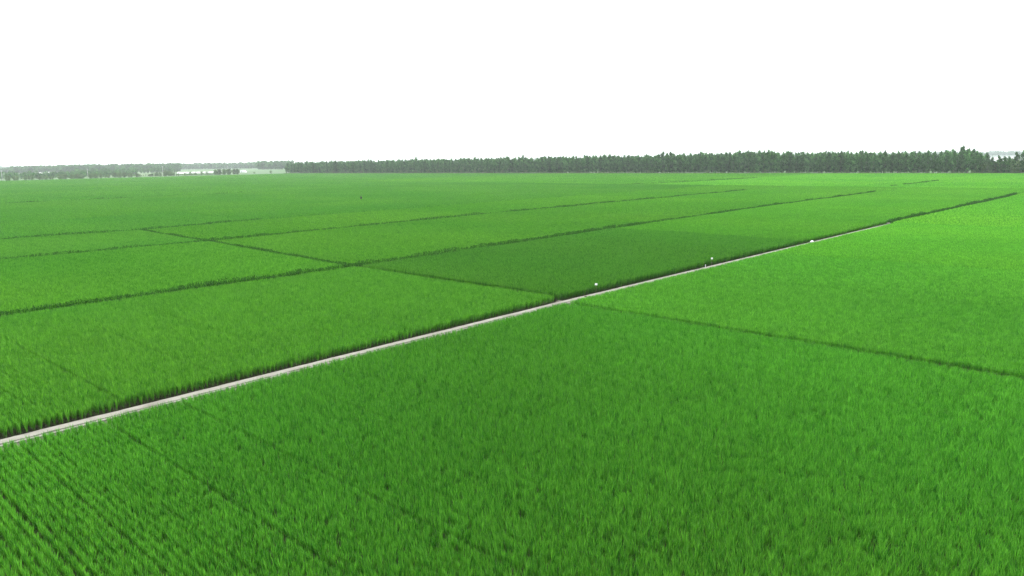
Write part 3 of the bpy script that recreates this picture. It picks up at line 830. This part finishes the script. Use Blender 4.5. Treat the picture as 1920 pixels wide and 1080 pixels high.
def shed(label, u, v, ang, L_, W_, h, roof):
    e = bpy.data.objects.new('white_shed', None); COL.objects.link(e)
    e.location = (*xy(u, v), 0); e.rotation_euler = (0, 0, ang); tag(e, label, 'shed')
    bm = bmesh.new(); box(bm, (0, 0, h / 2), (L_, W_, h)); bm_obj('wall', bm, M['white'], e)
    V = []
    for x in (-L_ / 2 - .4, L_ / 2 + .4):
        V += [(x, -W_ / 2 - .5, h + .003), (x, W_ / 2 + .5, h + .003), (x, 0, h + roof), (x, -W_ / 2 - .5, h + .15), (x, W_ / 2 + .5, h + .15), (x, 0, h + roof + .15)]
    F = [(0, 3, 9, 6), (3, 5, 11, 9), (5, 4, 10, 11), (4, 1, 7, 10), (0, 6, 7, 1), (0, 1, 4, 5, 3), (6, 9, 11, 10, 7)]
    obj('roof', mesh_from('roof', V, F, [M['white']]), e)
    for i in range(max(2, int(L_ / 5))):
        x = -L_ / 2 + (i + .5) * L_ / max(2, int(L_ / 5))
        bm = bmesh.new(); box(bm, (x, -W_ / 2 - .03, h * .58), (1.4, .08, 1.1)); bm_obj('window', bm, M['steel'], e)
    bm = bmesh.new(); box(bm, (L_ * .5 + .03, 0, 1.2), (.08, 2.2, 2.4)); bm_obj('door', bm, M['steel'], e)
    return e
u, v = img_uv(90, 1560); shed('long low white shed among the trees at far left', u, v, aim(90), 17, 7, 2.6, 1.2)
u, v = img_uv(104, 1555); shed('short taller white shed beside the long one at far left', u, v, aim(104), 7.5, 7, 3.6, 1.3)

def pole(label, u, v, h):
    e = bpy.data.objects.new('utility_pole', None); COL.objects.link(e)
    e.location = (*xy(u, v), 0); e.rotation_euler = (0, 0, A0 + .3); tag(e, label, 'utility pole', 'concrete poles on the left')
    bm = bmesh.new(); tube(bm, (0, 0, -.2), (0, 0, h), .20, .12, 10); bm_obj('shaft', bm, M['pole'], e, smooth=True)
    for z in (h - .5, h - 1.4):
        bm = bmesh.new(); box(bm, (.14, 0, z), (.09, 1.9, .1)); c = bm_obj('crossarm', bm, M['steel'], e)
        for y in (-.85, 0, .85):
            bm = bmesh.new(); tube(bm, (.14, y, z + .05), (.14, y, z + .25), .05, .03, 6); bm_obj('insulator', bm, M['white'], c)
pole('pale concrete utility pole nearest the left edge of the picture', *img_uv(19, 905), 10.5)
pole('pale concrete utility pole between the long white shed and the greenhouse', *img_uv(178, 935), 10.5)
pole('pale concrete utility pole left of the long white greenhouse', *img_uv(317, 930), 12.5)
pole('pale concrete utility pole behind the small trees near the dome-shaped greenhouse', *img_uv(438, 1060), 10.5)

# ------------------------------------------------------------------ small things by the path
def at(u, v, z=0.0): return (*xy(u, v), z)
def sign(label, u, v, zc, w, h, face, tilt):
    e = bpy.data.objects.new('plot_sign', None); COL.objects.link(e)
    e.location = at(u, v, 0.0); e.rotation_euler = (0, 0, face); tag(e, label, 'sign')
    bm = bmesh.new(); box(bm, (0, 0.02, (zc + h / 2) / 2 - .05), (.024, .02, zc + h / 2 + .05), bevel=.003); bm_obj('stake', bm, M['stake'], e)
    bm = bmesh.new(); box(bm, (0, -.01, zc), (w, .012, h), ry=tilt, bevel=.004); p = bm_obj('board', bm, M['white'], e)
    for z in (-h * .3, h * .3):
        bm = bmesh.new(); tube(bm, (0, -.017, zc + z), (0, -.021, zc + z), .008, .008, 8); bm_obj('screw', bm, M['steel'], p)
sign('nearer small white board on a stake before the dark rice plot', 56.0, 39.2 + .62, .98, .23, .19, R(-3), R(4))
sign('farther small white board on a stake at the edge of the dark rice plot', 78.7, 39.0 + .62, .98, .20, .20, R(-8), R(-5))
bm = bmesh.new(); box(bm, (0, 0, .14), (.05, .05, .30), bevel=.006); box(bm, (0, 0, .30), (.07, .07, .03), bevel=.005)
tag(bm_obj('marker_stake', bm, M['white'], loc=at(76.4, float(vP(76.4)) + .27, PATH_Z - .01)), 'short white marker stake standing on the path edge', 'marker')

def lump(name, loc, size, mt, seed, label, cat, flat=.6, rotz=0.0, sub=3):
    bm = bmesh.new(); bmesh.ops.create_icosphere(bm, subdivisions=sub, radius=.5)
    g_ = random.Random(seed)
    ph = [(Vector((g_.gauss(0, 1), g_.gauss(0, 1), g_.gauss(0, 1))) * 3.0, g_.uniform(0, 6)) for _ in range(6)]
    for q in bm.verts:
        k = 1 + sum(math.sin(q.co.dot(a) + b) for a, b in ph) * .045
        q.co = Vector((q.co.x * size[0] * k, q.co.y * size[1] * k, q.co.z * size[2] * k))
        if q.co.z < -size[2] * .5 * flat: q.co.z = -size[2] * .5 * flat
        q.co.z += size[2] * .5 * flat
    return tag(bm_obj(name, bm, mt, loc=loc, rotz=rotz, smooth=True), label, cat)
bag = lump('white_sack', at(107.6, float(vP(107.6)) + .02, PATH_Z - .004), (.75, .42, .34), M['white'], 4, 'white sack lying on the path where the dark plot ends', 'sack', rotz=A0)
bm = bmesh.new(); box(bm, (0, 0, .16), (.9, .5, .36), bevel=.03)
tag(bm_obj('concrete_block', bm, M['concrete'], loc=at(143.6, float(vP(143.6)) - .05, .14), rotz=A0 + .1), 'pale concrete block at the far end of the path', 'block')
def plank(label, u, v, L_, W_, rz, z):
    bm = bmesh.new(); box(bm, (0, 0, .02), (L_, W_, .035), bevel=.005, rx=R(3))
    tag(bm_obj('white_board', bm, M['white'], loc=at(u, v, z), rotz=A0 + rz), label, 'board')
vq = lambda u: float(vP(u))
plank('longer pale board lying beside the path below the nearer sign', 56.0, vq(56.0) - .72, .95, .17, .05, .19)
plank('shorter pale board lying beside the path near the longer one', 54.6, vq(54.6) - .62, .45, .16, -.1, .20)
plank('small pale board on the verge by the cross bund', 51.4, vq(51.4) - .82, .40, .20, .3, .16)
lump('mud_clod', at(53.4, vq(53.4) - .02, PATH_Z - .004), (.22, .16, .10), M['clay'], 8, 'dark mud clod on the path near the pale boards', 'clod')
lump('earth_heap', at(50.3, vq(50.3) + .58, .05), (.9, .5, .30), M['verge_earth'], 9, 'brown earth heap where the cross bund meets the path', 'earth heap', rotz=A0)
bm = bmesh.new(); box(bm, (0, 0, .2), (.9, .45, .5), bevel=.03)
tag(bm_obj('sluice_block', bm, M['concrete'], loc=at(50.6, 70.3, .12), rotz=A0 - .2), 'small concrete sluice block at the bund crossing', 'sluice')

# ------------------------------------------------------------------ the person standing in the rice
def person(loc, face):
    e = bpy.data.objects.new('person', None); COL.objects.link(e)
    e.location = loc; e.rotation_euler = (0, 0, face)
    tag(e, 'person in dark clothes standing waist-deep in the distant rice', 'person')
    J = {}; E_ = []; RAD = {}
    def v_(k, p, r_): J[k] = p; RAD[k] = r_
    v_('pel', (0, 0, .95), (.155, .115)); v_('bel', (0, -.01, 1.08), (.145, .105)); v_('che', (0, 0, 1.28), (.17, .115)); v_('nec', (0, .01, 1.45), (.07, .065)); v_('hd0', (0, 0, 1.53), (.075, .085)); v_('hd1', (0, -.005, 1.63), (.085, .1)); v_('hd2', (0, .005, 1.70), (.06, .07))
    E_ += [('pel', 'bel'), ('bel', 'che'), ('che', 'nec'), ('nec', 'hd0'), ('hd0', 'hd1'), ('hd1', 'hd2')]
    for s, t in ((-1, 'l'), (1, 'r')):
        v_('hip' + t, (s * .10, 0, .88), (.095, .1)); v_('kne' + t, (s * .12, -.03, .48), (.062, .066)); v_('ank' + t, (s * .12, .03, .09), (.042, .046)); v_('toe' + t, (s * .14, -.15, .04), (.04, .032))
        v_('sho' + t, (s * .20, 0, 1.37), (.065, .062)); v_('elb' + t, (s * .27, .03, 1.09), (.045, .045)); v_('wri' + t, (s * .25, -.14, .90), (.03, .028)); v_('pal' + t, (s * .245, -.19, .855), (.036, .02))
        E_ += [('pel', 'hip' + t), ('hip' + t, 'kne' + t), ('kne' + t, 'ank' + t), ('ank' + t, 'toe' + t), ('che', 'sho' + t), ('sho' + t, 'elb' + t), ('elb' + t, 'wri' + t), ('wri' + t, 'pal' + t)]
        for i, (dx, ln) in enumerate(((-.027, .062), (-.009, .074), (.009, .07), (.027, .055))):
            v_('fa%d%s' % (i, t), (s * .245 + dx, -.225, .83), (.009, .009)); v_('fb%d%s' % (i, t), (s * .245 + dx * 1.1, -.225 - ln * .35, .83 - ln), (.008, .008))
            E_ += [('pal' + t, 'fa%d%s' % (i, t)), ('fa%d%s' % (i, t), 'fb%d%s' % (i, t))]
        v_('th' + t, (s * .205, -.20, .86), (.010, .010)); v_('ti' + t, (s * .19, -.225, .82), (.008, .008)); E_ += [('pal' + t, 'th' + t), ('th' + t, 'ti' + t)]
    keys = list(J); ix = {k: i for i, k in enumerate(keys)}
    me = bpy.data.meshes.new('body')
    me.from_pydata([J[k] for k in keys], [(ix[a], ix[b]) for a, b in E_], [])
    b = obj('body', me, e)
    sk = b.modifiers.new('skin', 'SKIN'); sk.use_smooth_shade = True
    for k, sv in zip(keys, me.skin_vertices[0].data): sv.radius = RAD[k]; sv.use_root = (k == 'pel')
    ss = b.modifiers.new('sub', 'SUBSURF'); ss.levels = ss.render_levels = 2
    # skin where the photo could show it: head and hands; everything else is dark cloth
    mt, n, l, p, out = new_mat('person_surface')
    tc = n.new('ShaderNodeTexCoord'); sx = n.new('ShaderNodeSeparateXYZ'); l.new(tc.outputs['Object'], sx.inputs[0])
    g1 = n.new('ShaderNodeMath'); g1.operation = 'GREATER_THAN'; g1.inputs[1].default_value = 1.47; l.new(sx.outputs['Z'], g1.inputs[0])
    g2 = n.new('ShaderNodeMath'); g2.operation = 'LESS_THAN'; g2.inputs[1].default_value = -.165; l.new(sx.outputs['Y'], g2.inputs[0])
    g3 = n.new('ShaderNodeMath'); g3.operation = 'GREATER_THAN'; g3.inputs[1].default_value = .5; l.new(sx.outputs['Z'], g3.inputs[0])
    g4 = n.new('ShaderNodeMath'); g4.operation = 'MULTIPLY'; l.new(g2.outputs[0], g4.inputs[0]); l.new(g3.outputs[0], g4.inputs[1])
    g5 = n.new('ShaderNodeMath'); g5.operation = 'MAXIMUM'; l.new(g1.outputs[0], g5.inputs[0]); l.new(g4.outputs[0], g5.inputs[1])
    mx = n.new('ShaderNodeMix'); mx.data_type = 'RGBA'; l.new(g5.outputs[0], mx.inputs['Factor'])
    mx.inputs['A'].default_value = (.014, .015, .018, 1); mx.inputs['B'].default_value = (.36, .23, .17, 1)
    l.new(mx.outputs['Result'], p.inputs['Base Color']); p.inputs['Roughness'].default_value = .85
    me.materials.append(mt)
    # face and hair
    bm = bmesh.new(); bmesh.ops.create_uvsphere(bm, u_segments=16, v_segments=12, radius=.112, matrix=Matrix.Translation((0, .022, 1.655)) @ Matrix.Diagonal((.93, 1.08, 1.1, 1)))
    for q in [q for q in bm.verts if q.co.y < -.055 and q.co.z < 1.68]: bm.verts.remove(q)
    bm_obj('hair', bm, M['hair'], e, smooth=True)
    bm = bmesh.new(); tube(bm, (0, -.098, 1.60), (0, -.118, 1.585), .014, .018, 6); bm_obj('nose', bm, M['skin'], e)
    for s in (-1, 1):
        bm = bmesh.new(); bmesh.ops.create_uvsphere(bm, u_segments=8, v_segments=6, radius=.012, matrix=Matrix.Translation((s * .032, -.092, 1.63))); bm_obj('eye', bm, M['hair'], e)
        bm = bmesh.new(); bmesh.ops.create_uvsphere(bm, u_segments=8, v_segments=6, radius=.03, matrix=Matrix.Translation((s * .09, .01, 1.615)) @ Matrix.Diagonal((.35, .7, 1.1, 1))); bm_obj('ear', bm, M['skin'], e)
    bm = bmesh.new(); box(bm, (0, -.094, 1.548), (.045, .01, .01), bevel=.003); bm_obj('mouth', bm, M['clay'], e)
    return e
pu, pv = img_uv(681.5, 249)
person((*xy(pu, pv), .0), R(160)).scale = (1.22, 1.15, 1.09)

# ------------------------------------------------------------------ haze
bm = bmesh.new(); box(bm, (0, 0, 31.0), (22600, 22600, 66.0))
mh = bpy.data.materials.new('haze'); mh.use_nodes = True
nh = mh.node_tree.nodes; nh.clear()
oh = nh.new('ShaderNodeOutputMaterial'); pv_ = nh.new('ShaderNodeVolumePrincipled')
pv_.inputs['Color'].default_value = (0.86, 0.92, 0.96, 1); pv_.inputs['Density'].default_value = 0.00013; pv_.inputs['Anisotropy'].default_value = 0.2
mh.node_tree.links.new(pv_.outputs[0], oh.inputs['Volume'])
tag(bm_obj('haze', bm, mh), 'thin pale haze over the whole plain', 'haze', kind='stuff')
